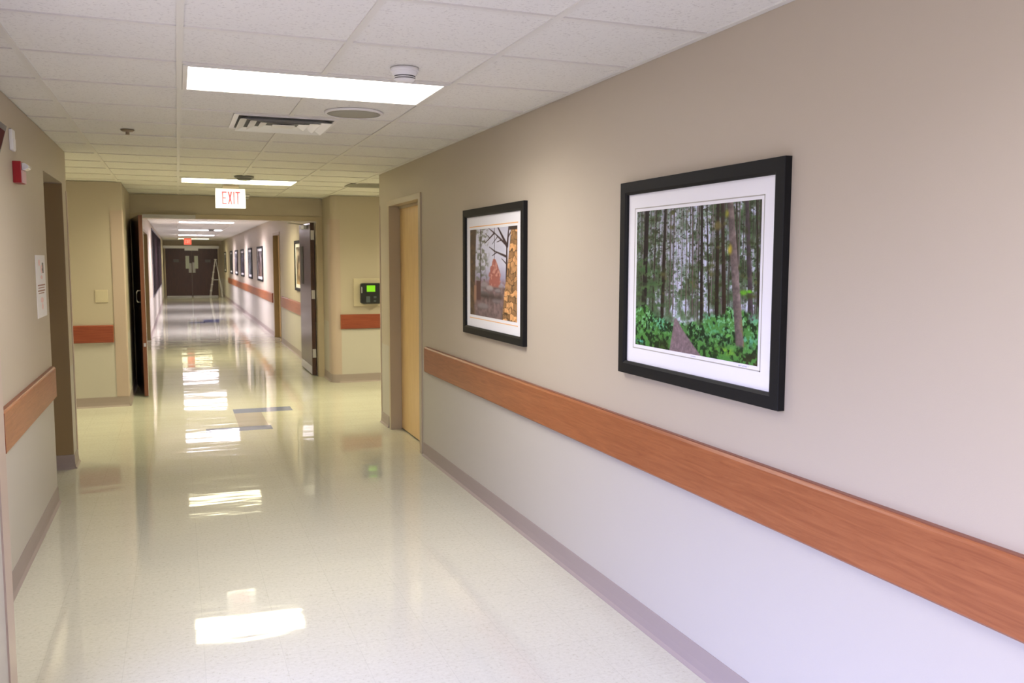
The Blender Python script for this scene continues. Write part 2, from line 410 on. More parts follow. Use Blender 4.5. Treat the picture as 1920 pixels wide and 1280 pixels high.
base_x('baseboard_far_right', XR, YD+0.15, 17.45, -1)
base_x('baseboard_far_right_end', XR, 18.8, YE, -1)
base_x('baseboard_far_left', XF, YD+0.15, 15.65, 1)
base_x('baseboard_far_left_end', XF, 19.0, YE, 1)
bm = bmesh.new()    # base that follows the bull-nose
pp = []
for rr_ in (r+0.006, r-0.004):
    row = [(XR+r+rr_*math.cos(math.radians(180+90*k/10)), YCR+r+rr_*math.sin(math.radians(180+90*k/10))) for k in range(11)]
    pp.append(row)
prism(bm, pp[0]+pp[1][::-1], 2, 0, 0.11)
tag(link('baseboard_bullnose', bm, M['base']), kind='structure')

# corner guards (vinyl angles with a rounded nose)
def guard(name, cx, cy, sx, sy, wx, wy, z0=0.11, z1=2.15, rad=0.012, th=0.006):
    """convex corner at (cx,cy); the wall lies towards -sx,-sy; wings run wx along x and wy along y"""
    def path(off, rd):
        p = [(cx-sx*wx, cy+sy*off)]
        ox, oy = cx+sx*(off-rd), cy+sy*(off-rd)
        for k in range(7):
            a = math.radians(90-90*k/6); p.append((ox+sx*rd*math.cos(a), oy+sy*rd*math.sin(a)))
        p.append((cx+sx*off, cy-sy*wy)); return p
    bm = bmesh.new(); prism(bm, path(th, rad)+path(0.0, 0.0005)[::-1], 2, z0, z1)
    return tag(link(name, bm, M['guard']), kind='structure')
guard('trim_1', XP, 3.50, 1, 1, 0.09, 0.13, 0.0, H)
guard('trim_2', XL, YLC, 1, 1, 0.09, 0.05)
guard('trim_3', -0.545, YCL, 1, -1, 0.12, 0.09)
guard('trim_4', XR, YRC, -1, 1, 0.09, 0.03)
bm = bmesh.new()   # guard on the bull-nosed corner
def gp(off):
    p = [(XR-off, YCR+r+0.14)]
    for k in range(11):
        a = math.radians(180+90*k/10); p.append((XR+r+(r+off)*math.cos(a), YCR+r+(r+off)*math.sin(a)))
    p.append((XR+r+0.03, YCR-off)); return p
prism(bm, gp(0.006)+gp(0.0)[::-1], 2, 0.11, 2.15)
tag(link('trim_5', bm, M['guard'], smooth=False), kind='structure')

# ------------------------------------------------------------------ doors
M['olive'] = mat('olive_door_frame_paint', lin((0.58, 0.49, 0.35)), 0.45, noise=0.02)
def frame_set(name, parent, bs, m=None):
    return link(name, boxes(*bs), m or M['frame_paint'], parent, bevel=0.002)
# door_1: maple door in the right wall
d = empty('door_1', (XR+0.1, (Y1+Y2)/2, 0), kind='structure')
cw = 0.05
frame_set('door_frame', d, [(XR-0.010, XR+0.16, Y1-0.0, Y1+0.05, 0, 2.125), (XR-0.010, XR+0.10, Y2-0.05, Y2, 0, 2.125),
                            (XR-0.010, XR+0.16, Y1, Y2, 2.125, 2.205-0.03), (XR-0.012, XR-0.0, Y1-0.02, Y1, 0, 2.175), (XR+0.085, XR+0.10, Y1+0.05, Y2-0.05, 2.10, 2.125)])
link('door_leaf', boxes((XR+0.101, XR+0.145, Y1+0.053, Y2-0.003, 0.012, 2.112)), M['maple'], d)
link('threshold_shadow_gap', boxes((XR+0.108, XR+0.14, Y1+0.05, Y2-0.05, 0.0, 0.011)), M['nearblack'], d)  # solid dark strip painted in for the shade under the leaf
# door_2: recessed door in the left wall
d = empty('door_2', (XL-0.2, (YA+YB)/2, 0), kind='structure')
frame_set('door_frame', d, [(XL-0.30, XL-0.13, YB-0.05, YB, 0, 2.14), (XL-0.30, XL-0.13, YA, YA+0.05, 0, 2.14), (XL-0.30, XL-0.13, YA, YB, 2.14, 2.19),
                            (XL-0.24, XL-0.225, YB-0.065, YB-0.05, 0, 2.14), (XL-0.13, XL-0.001, YB-0.003, YB, 0.112, 2.19)], M['olive'])  # last box: thin olive sheet added over the wall return to darken it
link('door_leaf', boxes((XL-0.315, XL-0.27, YA+0.055, YB-0.055, 0.01, 2.13)), M['darkwood'], d)
# door_4 / door_5: recessed doors far down the corridor
for nm, xw, s, ya, yb in (('door_4', XR, 1, 17.5, 18.75), ('door_5', XF, -1, 15.7, 18.95)):
    d = empty(nm, (xw+s*0.1, (ya+yb)/2, 0), kind='structure')
    def bb(x0, x1, *rest):
        a, b = xw+s*x0, xw+s*x1
        return (min(a, b), max(a, b), *rest)
    frame_set('door_frame', d, [bb(-0.01, 0.138, ya, ya+0.05, 0, 2.12), bb(-0.01, 0.138, yb-0.05, yb, 0, 2.12), bb(-0.01, 0.138, ya, yb, 2.12, 2.168)], M['olive'])
    link('door_leaf', boxes(bb(0.09, 0.134, ya+0.053, yb-0.053, 0.012, 2.115)), M['darkwood'] if nm == 'door_5' else M['maple'], d)
# door_3: the pair across the corridor
d = empty('door_3', ((DX0+DX1)/2, YD+0.07, 0), kind='structure')
frame_set('door_frame', d, [(DX0-0.02, DX0+0.02, YD-0.012, YD+0.14, 0, DZ), (DX1-0.005, DX1+0.075, YD-0.012, YD+0.14, 0, DZ),
                            (DX0-0.02, DX1+0.075, YD-0.012, YD+0.14, DZ, DZ+0.06)])
LW = 1.13
def leaf_box(bm, h, ang, x0, x1, t0, t1, z0, z1):
    """box in leaf space: x along the leaf from its hinge, t through its thickness"""
    c, s_ = math.cos(ang), math.sin(ang)
    vs = []
    for a in (x0, x1):
        for t in (t0, t1):
            for z in (z0, z1):
                vs.append(bm.verts.new((h[0]+a*c-t*s_, h[1]+a*s_+t*c, z)))
    for f in ((0, 1, 3, 2), (4, 6, 7, 5), (0, 4, 5, 1), (2, 3, 7, 6), (0, 2, 6, 4), (1, 5, 7, 3)):
        bm.faces.new([vs[i] for i in f])
def lb(h, ang, *bs):
    bm = bmesh.new()
    for b in bs: leaf_box(bm, h, ang, *b)
    return bm
# left leaf: swings towards the camera and stands open in the recess
HL = (-0.515, YD+0.01); AL = math.radians(-83.5)
lf = link('door_leaf', lb(HL, AL, (0.0, LW, -0.022, 0.022, 0.012, 2.135)), M['darkwood'], d); tag(lf, 'dark wood leaf standing open towards the camera')
link('leaf_edge', lb(HL, AL, (LW, LW+0.003, -0.022, 0.022, 0.012, 2.135)), M['leafedge'], lf)
bm = lb(HL, AL, (LW-0.03, LW+0.001, 0.0222, 0.0262, 0.012, 2.135)); link('glare_strip', bm, M['alu'], lf)  # aluminium strip added in place of the glare along the leaf's right face
link('latch_bolt', lb(HL, AL, (LW+0.003, LW+0.012, -0.012, 0.012, 0.60, 0.64)), M['steel'], lf)
bm = bmesh.new()
def LP(a, t, z):
    c, s_ = math.cos(AL), math.sin(AL); return (HL[0]+a*c-t*s_, HL[1]+a*s_+t*c, z)
tube(bm, [LP(LW-0.10, -0.022, 1.12), LP(LW-0.10, -0.05, 1.12), LP(LW-0.10, -0.062, 1.135), LP(LW-0.10, -0.062, 1.24), LP(LW-0.10, -0.05, 1.255), LP(LW-0.10, -0.022, 1.255)], 0.007)
link('pull_handle', bm, M['alu'], lf, smooth=True)
# right leaf: swings away from the camera
HR = (1.758, YD+0.15); AR = math.radians(90)
lf = link('door_leaf', lb(HR, AR, (0.0, LW, -0.026, 0.030, 0.012, 2.135)), M['darkwood'], d); tag(lf, 'dark wood leaf folded back along the far right wall')
link('leaf_edge', lb(HR, AR, (-0.003, 0.0, -0.026, 0.030, 0.012, 2.135)), M['darkwood'], lf)
for z0, z1 in ((1.90, 2.03), (1.08, 1.20), (0.255, 0.375)):
    link('hinge', lb(HR, AR, (-0.012, -0.003, -0.024, 0.022, z0, z1)), M['steel'], lf)
link('kick_plate', lb(HR, AR, (0.03, LW-0.03, 0.030, 0.033, 0.02, 0.13)), M['steel'], lf)
link('vision_panel', lb(HR, AR, (0.72, 0.95, 0.030, 0.036, 1.27, 1.82)), M['nearblack'], lf)
bm = lb(HR, AR, (0.30, 0.62, 0.030, 0.075, 2.06, 2.115)); link('door_closer', bm, M['alu'], lf, bevel=0.006)
bm = bmesh.new(); tube(bm, [(1.70, YD+0.60, 2.12), (1.45, YD+0.36, 2.14), (1.52, YD+0.16, 2.146)], 0.007); link('closer_arm', bm, M['steel'], lf)
# closer track on the header, left half
tag(link('closer_track', boxes((-0.40, 0.24, YD-0.062, YD-0.013, 2.152, 2.198)), M['closer'], d, bevel=0.004), 'silver closer bar on the header')
bm = bmesh.new(); box(bm, -0.485, -0.40, YD-0.05, YD-0.013, 2.10, 2.145); link('closer_bracket', bm, M['frame_paint'], d)

# door_6: pair at the far end
d = empty('door_6', (0.6, YE, 0), kind='structure')
EX0, EX1 = -0.475, 1.665
frame_set('door_frame', d, [(EX0-0.06, EX0, YE-0.10, YE, 0, 2.13), (EX1, EX1+0.06, YE-0.10, YE, 0, 2.13)])
tag(link('door_header', boxes((EX0-0.12, EX1+0.06, YE-0.14, YE, 2.10, 2.22)), M['alu'], d), 'pale metal header')
mid = (EX0+EX1)/2-0.01
for x0, x1, wx in ((EX0, mid-0.006, mid-0.24), (mid+0.006, EX1, mid+0.12)):
    lf = link('door_leaf', boxes((x0, x1, YE-0.06, YE-0.015, 0.012, 2.098)), M['darkwood'], d)
    fr = link('vision_frame', boxes((wx-0.01, wx+0.14, YE-0.072, YE-0.06, 1.23, 1.78)), M['glass'], lf)
    link('kick_plate', boxes((x0+0.03, x1-0.03, YE-0.064, YE-0.06, 0.012, 0.05)), M['alu'], lf)
link('door_closer', boxes((0.31, 0.86, YE-0.16, YE-0.06, 2.01, 2.10)), M['alu'], d)

# ------------------------------------------------------------------ crash rails
def rail_y(x, y0, y1, s, label, z0=0.714, z1=0.918):
    t = empty('crash_rail', (x, (y0+y1)/2, z0), label, 'handrail', 'wood-look crash rails')
    d_ = 0.026
    prof = [(x, z0), (x+s*(d_-0.008), z0), (x+s*d_, z0+0.008), (x+s*d_, z1-0.010), (x+s*(d_-0.004), z1-0.004), (x+s*(d_-0.008), z1), (x, z1)]
    bm = bmesh.new(); prism(bm, prof, 1, y0+0.006, y1-0.006); link('rail_board', bm, M['rail'], t)
    bm = bmesh.new(); prism(bm, [(x, z1), (x+s*0.017, z1), (x+s*0.017, z1+0.004), (x, z1+0.004)], 1, y0+0.006, y1-0.006); link('top_lip', bm, M['railtop'], t)
    for ya, yb in ((y0, y0+0.006), (y1-0.006, y1)):
        bm = bmesh.new(); prism(bm, prof, 1, ya, yb); link('end_cap', bm, M['railx'], t)
    return t
def rail_x(y, x0, x1, s, label, z0=0.714, z1=0.905):
    t = empty('crash_rail', ((x0+x1)/2, y, z0), label, 'handrail', 'wood-look crash rails')
    d_ = 0.026
    prof = [(y, z0), (y+s*(d_-0.008), z0), (y+s*d_, z0+0.008), (y+s*d_, z1-0.010), (y+s*(d_-0.006), z1), (y, z1)]
    bm = bmesh.new(); prism(bm, prof, 0, x0+0.006, x1-0.006); link('rail_board', bm, M['railx'], t)
    for a, b in ((x0, x0+0.006), (x1-0.006, x1)):
        bm = bmesh.new(); prism(bm, prof, 0, a, b); link('end_cap', bm, M['rail'], t)
    return t
rail_y(XR, -7.5, 6.80, -1, 'long cherry wood-look crash rail on the right wall under the two large pictures')
rail_y(XL, 4.54, 6.36, 1, 'cherry wood-look crash rail on the left wall below the paper notice')
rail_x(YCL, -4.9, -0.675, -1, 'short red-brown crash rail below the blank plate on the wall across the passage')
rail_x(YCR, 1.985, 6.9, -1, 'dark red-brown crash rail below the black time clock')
rail_y(XR, YD+0.5, 17.3, -1, 'crash rail beyond the open double doors, before the far doorway on the right')
rail_y(XR, 18.95, 36.0, -1, 'long crash rail under the row of small pictures down the far corridor')

# ------------------------------------------------------------------ painted prints
def fbm(h, w_, sy, sx, seed, octaves=4):
    rng = np.random.RandomState(seed); out = np.zeros((h, w_)); amp = 1; tot = 0
    for o_ in range(octaves):
        ny, nx = max(2, int(sy*2**o_)+2), max(2, int(sx*2**o_)+2)
        g = rng.rand(ny, nx)
        yy = np.linspace(0, ny-1.001, h); xx = np.linspace(0, nx-1.001, w_)
        y0 = yy.astype(int); x0 = xx.astype(int); fy = (yy-y0)[:, None]; fx = (xx-x0)[None, :]
        fy = fy*fy*(3-2*fy); fx = fx*fx*(3-2*fx)
        a = g[y0][:, x0]; b = g[y0][:, x0+1]; c = g[y0+1][:, x0]; e = g[y0+1][:, x0+1]
        out += amp*((a*(1-fx)+b*fx)*(1-fy)+(c*(1-fx)+e*fx)*fy); tot += amp; amp *= 0.55
    return out/tot

def blend(img, mask, col):
    mask = np.clip(mask, 0, 1)[..., None]
    img[:] = img*(1-mask)+np.asarray(col)*mask

def sm(x, a, b):
    t = np.clip((x-a)/(b-a), 0, 1); return t*t*(3-2*t)

def paint_forest(w_, h):
    u, v = np.meshgrid((np.arange(w_)+0.5)/w_, (np.arange(h)+0.5)/h)
    rng = np.random.RandomState(3)
    sky = np.array([0.80, 0.82, 0.92]); img = np.zeros((h, w_, 3))+np.array([0.40, 0.47, 0.38])
    n1 = fbm(h, w_, 14, 18, 1, 5); n2 = fbm(h, w_, 30, 40, 2, 4); n3 = fbm(h, w_, 6, 7, 5, 4)
    open_ = np.exp(-((u-0.42)/0.26)**2)*sm(v, 0.30, 0.7)+0.30*np.exp(-((u-0.85)/0.10)**2)*sm(v, 0.6, 0.9)
    blend(img, sm(n1+0.28*open_, 0.50, 0.66)*0.95, sky)
    blend(img, sm(n1, 0.52, 0.38)*0.6, [0.20, 0.27, 0.15])
    blend(img, sm(n2, 0.52, 0.68)*0.5, [0.36, 0.50, 0.34])
    blend(img, sm(u, 0.34, 0.0)*0.45, [0.16, 0.24, 0.15]); blend(img, sm(u, 0.60, 0.9)*sm(n3, 0.35, 0.55)*0.65, [0.17, 0.23, 0.13])
    # distant thin trunks
    for k in range(95):
        x0 = rng.rand(); wd = rng.uniform(0.0015, 0.005); b0 = rng.uniform(0.20, 0.34); ln = rng.uniform(-0.01, 0.012)
        m_ = sm(np.abs(u-(x0+ln*(1-v))), wd, wd*0.4)*(v > b0)*rng.uniform(0.4, 0.95)
        t = rng.rand(); blend(img, m_, np.array([0.22, 0.19, 0.17])*(1-t)+np.array([0.52, 0.47, 0.50])*t*0.9)
    # foliage sprays between trunks
    n4 = fbm(h, w_, 60, 44, 9, 3)
    blend(img, sm(n4, 0.50, 0.62)*0.75*sm(v, 0.2, 0.4)*(1-0.5*open_), [0.30, 0.42, 0.26])
    blend(img, sm(fbm(h, w_, 70, 60, 19, 2), 0.60, 0.72)*0.8*sm(v, 0.25, 0.5), [0.15, 0.19, 0.11])
    for k in range(70):
        x0 = rng.rand(); wd = rng.uniform(0.0012, 0.0035); b0 = rng.uniform(0.22, 0.36)
        m_ = sm(np.abs(u-(x0+rng.uniform(-0.012, 0.012)*(1-v))), wd, wd*0.4)*(v > b0)*rng.uniform(0.5, 0.9)
        blend(img, m_, [0.20, 0.17, 0.14] if k % 3 else [0.50, 0.45, 0.46])
    # main trunks: (u top, u bottom, v base, half width, colour, opacity)
    tr = [(0.19, 0.165, 0.20, 0.007, (0.17, 0.13, 0.12)), (0.615, 0.652, 0.25, 0.007, (0.16, 0.12, 0.10)), (0.32, 0.322, 0.25, 0.006, (0.30, 0.26, 0.25)), (0.348, 0.352, 0.26, 0.004, (0.34, 0.30, 0.31)),
          (0.455, 0.463, 0.26, 0.005, (0.30, 0.25, 0.22)), (0.50, 0.52, 0.27, 0.004, (0.36, 0.3, 0.3)), (0.965, 0.995, 0.36, 0.009, (0.16, 0.14, 0.11)), (0.83, 0.86, 0.33, 0.008, (0.20, 0.17, 0.14)),
          (0.10, 0.078, 0.13, 0.028, (0.12, 0.09, 0.10)), (0.272, 0.255, 0.22, 0.017, (0.14, 0.10, 0.09)), (0.578, 0.593, 0.22, 0.0145, (0.13, 0.09, 0.09)),
          (0.698, 0.708, 0.23, 0.017, (0.14, 0.10, 0.08)), (0.73, 0.765, 0.28, 0.017, (0.18, 0.13, 0.10)), (0.90, 0.955, 0.21, 0.019, (0.26, 0.22, 0.24)),
          (0.787, 0.880, 0.10, 0.030, (0.42, 0.37, 0.36))]
    for a, b, vb, hw, col in tr:
        c = b+(a-b)*(v-vb)/(1-vb); wd = hw*(1.1-0.35*v)
        m_ = sm(np.abs(u-c+0.004*(n1-0.5)), wd, wd*0.72)*sm(v, vb-0.01, vb+0.012)
        shade = 0.75+0.6*n2+0.25*np.clip((c-u)/wd, -1, 1)*(-1)
        img[:] = img*(1-m_[..., None])+np.asarray(col)*shade[..., None]*m_[..., None]
    # mossy boughs
    for k in range(70):
        cx, cy = rng.rand(), rng.uniform(0.35, 1.0); rx, ry = rng.uniform(0.01, 0.04), rng.uniform(0.008, 0.02)
        m_ = np.exp(-(((u-cx)/rx)**2+((v-cy)/ry)**2))*sm(n2, 0.4, 0.6); blend(img, m_*0.85, [0.19, 0.22, 0.10] if k % 3 else [0.36, 0.36, 0.20])
    for k in range(34):
        cx, cy = rng.uniform(0.0, 0.22), rng.uniform(0.26, 0.66); m_ = np.exp(-(((u-cx)/0.06)**2+((v-cy-0.1*(u-cx))/0.016)**2))*sm(n2, 0.38, 0.58)
        blend(img, m_*0.8, [0.24, 0.36, 0.22] if k % 2 else [0.33, 0.45, 0.27])
    # undergrowth
    edge = 0.235+0.05*np.sin(u*9+1)+0.10*sm(u, 0.62, 1.0)*(n3+0.3)+0.03*(n1-0.5)*4
    ug = sm(v, edge+0.015, edge-0.015)
    lf = fbm(h, w_, 34, 44, 12, 3); lf2 = fbm(h, w_, 60, 80, 13, 2)
    g0 = np.array([0.08, 0.17, 0.08]); g1 = np.array([0.30, 0.52, 0.24]); g2 = np.array([0.48, 0.72, 0.50])
    k1 = sm(lf, 0.38, 0.60)[..., None]; k2 = (sm(lf2, 0.56, 0.70)*sm(v, 0.0, 0.25))[..., None]
    gr = g0*(1-k1)+g1*k1; gr = gr*(1-k2)+g2*k2
    img[:] = img*(1-ug[..., None])+gr*ug[..., None]
    for cx, cy, rx, ry, col in ((0.24, 0.19, 0.09, 0.055, (0.38, 0.66, 0.52)), (0.05, 0.03, 0.05, 0.02, (0.38, 0.72, 0.60)), (0.93, 0.15, 0.06, 0.03, (0.36, 0.66, 0.52)),
                                (0.97, 0.28, 0.04, 0.03, (0.40, 0.68, 0.52)), (0.70, 0.20, 0.09, 0.05, (0.34, 0.62, 0.42)), (0.64, 0.27, 0.05, 0.02, (0.38, 0.66, 0.5)), (0.78, 0.06, 0.10, 0.03, (0.45, 0.66, 0.22)), (0.80, 0.16, 0.03, 0.02, (0.4, 0.66, 0.3))):
        blend(img, np.exp(-(((u-cx)/rx)**2+((v-cy)/ry)**2)*1.4)*sm(lf2, 0.42, 0.58)*1.0, col)
    blend(img, sm(u, 0.80, 1.0)*sm(v, 0.12, 0.0)*sm(lf, 0.6, 0.4)*0.8, [0.25, 0.18, 0.12])
    blend(img, sm(u, 0.12, 0.30)*sm(v, 0.13, 0.0)*sm(u, 0.34, 0.30)*0.6, [0.16, 0.16, 0.07])
    # main trunk foot stays in front of the ferns
    for a, b, vb, hw, col in tr[-1:]:
        c = b+(a-b)*(v-vb)/(1-vb); wd = hw*(1.15-0.35*v)
        m_ = sm(np.abs(u-c), wd, wd*0.75)*sm(v, vb-0.01, vb+0.02)
        shade = 0.70+0.65*lf+0.2*np.clip((u-c)/wd, -1, 1)
        img[:] = img*(1-m_[..., None])+np.asarray(col)*shade[..., None]*m_[..., None]
        blend(img, m_*sm(u, c, c+wd)*sm(lf, 0.45, 0.6)*sm(v, 0.42, 0.2)*0.7, [0.40, 0.38, 0.14])
    # path
    vt = np.clip((0.235-v)/0.235, 0, 1)
    cpa = 0.366-0.04*vt**1.1; cpb = 0.384+0.212*vt**1.15
    pm = sm(u, cpa-0.004, cpa+0.008)*sm(u, cpb+0.008, cpb-0.004)*(v < 0.232)
    tone = 0.85+0.35*lf2
    img[:] = img*(1-pm[..., None])+np.array([0.49, 0.42, 0.44])*tone[..., None]*pm[..., None]
    # yellow moss and the bright leaf
    for cx, cy, rx, ry, col in ((0.793, 0.705, 0.016, 0.032, (0.72, 0.66, 0.20)), (0.766, 0.93, 0.014, 0.025, (0.55, 0.54, 0.20)), (0.70, 0.86, 0.03, 0.03, (0.44, 0.40, 0.22)), (0.895, 0.44, 0.022, 0.016, (0.42, 0.74, 0.14)), (0.935, 0.448, 0.02, 0.011, (0.40, 0.70, 0.16))):
        blend(img, np.exp(-(((u-cx)/rx)**2+((v-cy)/ry)**2)**1.5)*(0.6+0.6*lf2), col)
    return np.clip(img, 0, 1)

def paint_ruin(w_, h):
    u, v = np.meshgrid((np.arange(w_)+0.5)/w_, (np.arange(h)+0.5)/h)
    rng = np.random.RandomState(8)
    n1 = fbm(h, w_, 9, 9, 21, 4); n2 = fbm(h, w_, 26, 26, 22, 3); n3 = fbm(h, w_, 18, 8, 23, 3)
    img = np.zeros((h, w_, 3))+np.array([0.80, 0.80, 0.86])
    blend(img, sm(v, 0.62, 0.42), [0.62, 0.60, 0.70])
    blend(img, sm(v, 0.46, 0.36)*sm(n1, 0.35, 0.5), [0.55, 0.42, 0.42])
    # pine on the left
    for k in range(60):
        cy = rng.uniform(0.42, 0.98); cx = 0.25+rng.uniform(-0.13, 0.13); blend(img, np.exp(-(((u-cx)/0.05)**2+((v-cy)/0.025)**2))*sm(n2, 0.42, 0.55)*0.9, [0.40, 0.42, 0.36] if k % 2 else [0.52, 0.52, 0.48])
    blend(img, sm(np.abs(u-0.25), 0.011, 0.006)*(v > 0.40), [0.30, 0.24, 0.24])
    # red tree
    hw = 0.13*np.clip((0.665-v)/0.16, 0, 1)**0.7*(0.75+0.55*n2)
    blend(img, sm(np.abs(u-0.55+0.03*(n2-0.5)), hw, hw*0.75)*(v > 0.34)*(v < 0.665), [0.66, 0.40, 0.36]); 
    blend(img, sm(np.abs(u-0.55), hw, hw*0.75)*(v > 0.34)*(v < 0.66)*sm(n2, 0.5, 0.65), [0.78, 0.56, 0.50])
    # ground and boulders
    blend(img, sm(v, 0.37, 0.33), np.array([0.50, 0.42, 0.42])); 
    img[:] = np.where((v < 0.34)[..., None], img*(0.72+0.5*n2[..., None]), img)
    for cx, cy, rx, ry, c in ((0.33, 0.36, 0.12, 0.05, 0.60), (0.45, 0.33, 0.10, 0.045, 0.66), (0.24, 0.30, 0.10, 0.05, 0.52), (0.62, 0.31, 0.08, 0.03, 0.56), (0.33, 0.26, 0.14, 0.04, 0.40), (0.68, 0.36, 0.06, 0.03, 0.6), (0.60, 0.20, 0.12, 0.04, 0.52), (0.3, 0.12, 0.16, 0.05, 0.55)):
        m_ = np.clip(1.6-2*(((u-cx)/rx)**2+((v-cy)/ry)**2), 0, 1); blend(img, m_*0.85, np.array([c, c*0.95, c*0.97])*1.0)
        blend(img, m_*sm(v, cy, cy-ry)*0.5, [0.24, 0.19, 0.18])
    blend(img, sm(np.abs(u-0.45), 0.32, 0.2)*np.exp(-((v-0.235)/0.03)**2)*0.6, [0.22, 0.17, 0.17])
    # bare dark tree: trunk and branches
    def limb(p, q, w0):
        (a, b), (c, e) = p, q; L2 = (c-a)**2+(e-b)**2; t = np.clip(((u-a)*(c-a)+(v-b)*(e-b))/L2, 0, 1)
        dd = np.hypot(u-a-t*(c-a), (v-b-t*(e-b))*0.66); blend(img, sm(dd, w0*(1.1-0.6*t), w0*0.4*(1.1-0.6*t)), [0.24, 0.17, 0.18])
    limb((0.80, 0.33), (0.80, 0.80), 0.030); limb((0.80, 0.80), (0.62, 1.0), 0.022); limb((0.81, 0.80), (0.84, 1.0), 0.022)
    for p, q, w0 in (((0.80, 0.80), (0.55, 0.94), 0.014), ((0.55, 0.94), (0.36, 0.84), 0.010), ((0.55, 0.94), (0.42, 1.0), 0.008), ((0.66, 0.96), (0.72, 0.88), 0.008), ((0.80, 0.68), (0.56, 0.74), 0.012), ((0.56, 0.74), (0.44, 0.79), 0.008), ((0.60, 0.73), (0.50, 0.69), 0.007),
                     ((0.80, 0.60), (0.70, 0.66), 0.008), ((0.62, 0.90), (0.50, 0.82), 0.006), ((0.70, 0.86), (0.60, 0.84), 0.006), ((0.84, 0.9), (0.92, 0.98), 0.01), ((0.36, 0.84), (0.32, 0.86), 0.006), ((0.45, 0.89), (0.34, 0.95), 0.005)):
        limb(p, q, w0)
    # dark post and foot at the left
    blend(img, sm(u, 0.145-0.05*(1-v)+0.01, 0.135-0.05*(1-v)), [0.31, 0.24, 0.20]); blend(img, sm(u, 0.14, 0.10)*sm(n3, 0.5, 0.62)*0.6, [0.44, 0.34, 0.24])
    blend(img, sm(np.abs(u-0.20), 0.055, 0.045)*sm(v, 0.41, 0.40)*sm(v, 0.16, 0.20), [0.36, 0.24, 0.24])
    blend(img, sm(np.abs(u-0.12), 0.04, 0.02)*sm(v, 0.36, 0.34)*sm(v, 0.12, 0.2)*0.8, [0.66, 0.50, 0.40])
    # masonry on the right
    ed = np.interp(v, [0, 0.3, 0.55, 1.0], [0.70, 0.745, 0.80, 0.88])
    wm = sm(u, ed, ed+0.02)
    row = np.floor(v*15+2.2*(n1-0.5)); off = (row*0.37) % 1; colm = np.floor(u*7+off*2)
    rnd = np.sin(row*12.9898+colm*78.233)*43758.5453; rnd = rnd-np.floor(rnd)
    st = np.array([0.80, 0.60, 0.40])*(0.72+0.42*rnd[..., None])*(0.78+0.42*n2[..., None])
    jy = np.abs((v*15+2.2*(n1-0.5)) % 1-0.5) > 0.43; jx = np.abs((u*7+off*2) % 1-0.5) > 0.45
    st = np.where((jy | jx)[..., None], st*0.6, st)
    img[:] = img*(1-wm[..., None])+st*wm[..., None]
    blend(img, sm(u, 0.82, 0.86)*sm(v, 0.95, 0.97), [0.22, 0.15, 0.14])
    return np.clip(img, 0, 1)

def paint_small(w_, h, seed, tone):
    n = fbm(h, w_, 5, 6, seed, 4)[..., None]; t = np.array(tone)
    img = t*(0.4+1.2*n); v = np.linspace(0, 1, h)[:, None, None]
    return np.clip(img*(1-0.5*v)+np.array([0.62, 0.64, 0.72])*v*0.7*sm(n, 0.4, 0.6), 0, 1)

def print_mesh(name, img, y_left, y_right, z0, z1, x, parent, mt):
    h, w_ = img.shape[:2]
    me = bpy.data.meshes.new(name)
    yy = np.linspace(y_left, y_right, w_); zz = np.linspace(z0, z1, h)
    Y_, Z_ = np.meshgrid(yy, zz)
    co = np.stack([np.full_like(Y_, x), Y_, Z_], -1).reshape(-1, 3)
    i = np.arange((h-1)*(w_-1)); r_ = i//(w_-1); c_ = i % (w_-1); a = r_*w_+c_
    fc = np.stack([a, a+1, a+w_+1, a+w_], -1)
    me.from_pydata(co.tolist(), [], fc.tolist())
    ca = me.color_attributes.new('paint', 'FLOAT_COLOR', 'POINT')
    rgb = img.reshape(-1, 3); l = np.where(rgb <= 0.04045, rgb/12.92, ((rgb+0.055)/1.055)**2.4)
    ca.data.foreach_set('color', np.concatenate([l, np.ones((len(l), 1))], 1).astype(np.float32).ravel())
    me.materials.append(mt)
    o = bpy.data.objects.new(name, me); C.objects.link(o); o.parent = parent; o.matrix_parent_inverse = Matrix.Translation(-parent.location)
    return o
pm = mat('photo_print', (0.5, 0.5, 0.5), 0.45, spec=0.3)
ca = pm.node_tree.nodes.new('ShaderNodeVertexColor'); ca.layer_name = 'paint'
pm.node_tree.links.new(ca.outputs[0], pm.node_tree.nodes['Principled BSDF'].inputs['Base Color'])

def picture(y0, y1, z0, z1, fw, img, ph, label, lines=None, group=None, detail=True):
    """framed picture on the right wall; y0 < y1; ph = (y_near, y_far, z0, z1) of the print"""
    t = empty('framed_picture', (XR, (y0+y1)/2, (z0+z1)/2), label, 'picture', group)
    D = 0.028
    bm = bmesh.new()   # mitred frame: four pieces with a stepped face
    def ring(y0, y1, z0, z1, x): return [(x, y0, z0), (x, y1, z0), (x, y1, z1), (x, y0, z1)]
    a = fw
    rings = [ring(y0, y1, z0, z1, XR), ring(y0, y1, z0, z1, XR-D+0.002), ring(y0+0.002, y1-0.002, z0+0.002, z1-0.002, XR-D),
             ring(y0+a*0.8, y1-a*0.8, z0+a*0.8, z1-a*0.8, XR-D), ring(y0+a, y1-a, z0+a, z1-a, XR-D+0.006), ring(y0+a, y1-a, z0+a, z1-a, XR-0.008)]
    V = [[bm.verts.new(p) for p in q] for q in rings]
    for A, B in zip(V, V[1:]):
        for k in range(4): bm.faces.new((A[k], A[(k+1) % 4], B[(k+1) % 4], B[k]))
    link('frame', bm, M['black'], t)
    link('mat', boxes((XR-0.012, XR-0.006, y0+a-0.003, y1-a+0.003, z0+a-0.003, z1-a+0.003)), M['matboard'], t)
    print_mesh('print', img, ph[1], ph[0], ph[2], ph[3], XR-0.0128, t, pm)
    if lines:
        for nm, mt, bs in lines:
            link(nm, boxes(*bs), mt, t)
    return t
xg = XR-0.0126
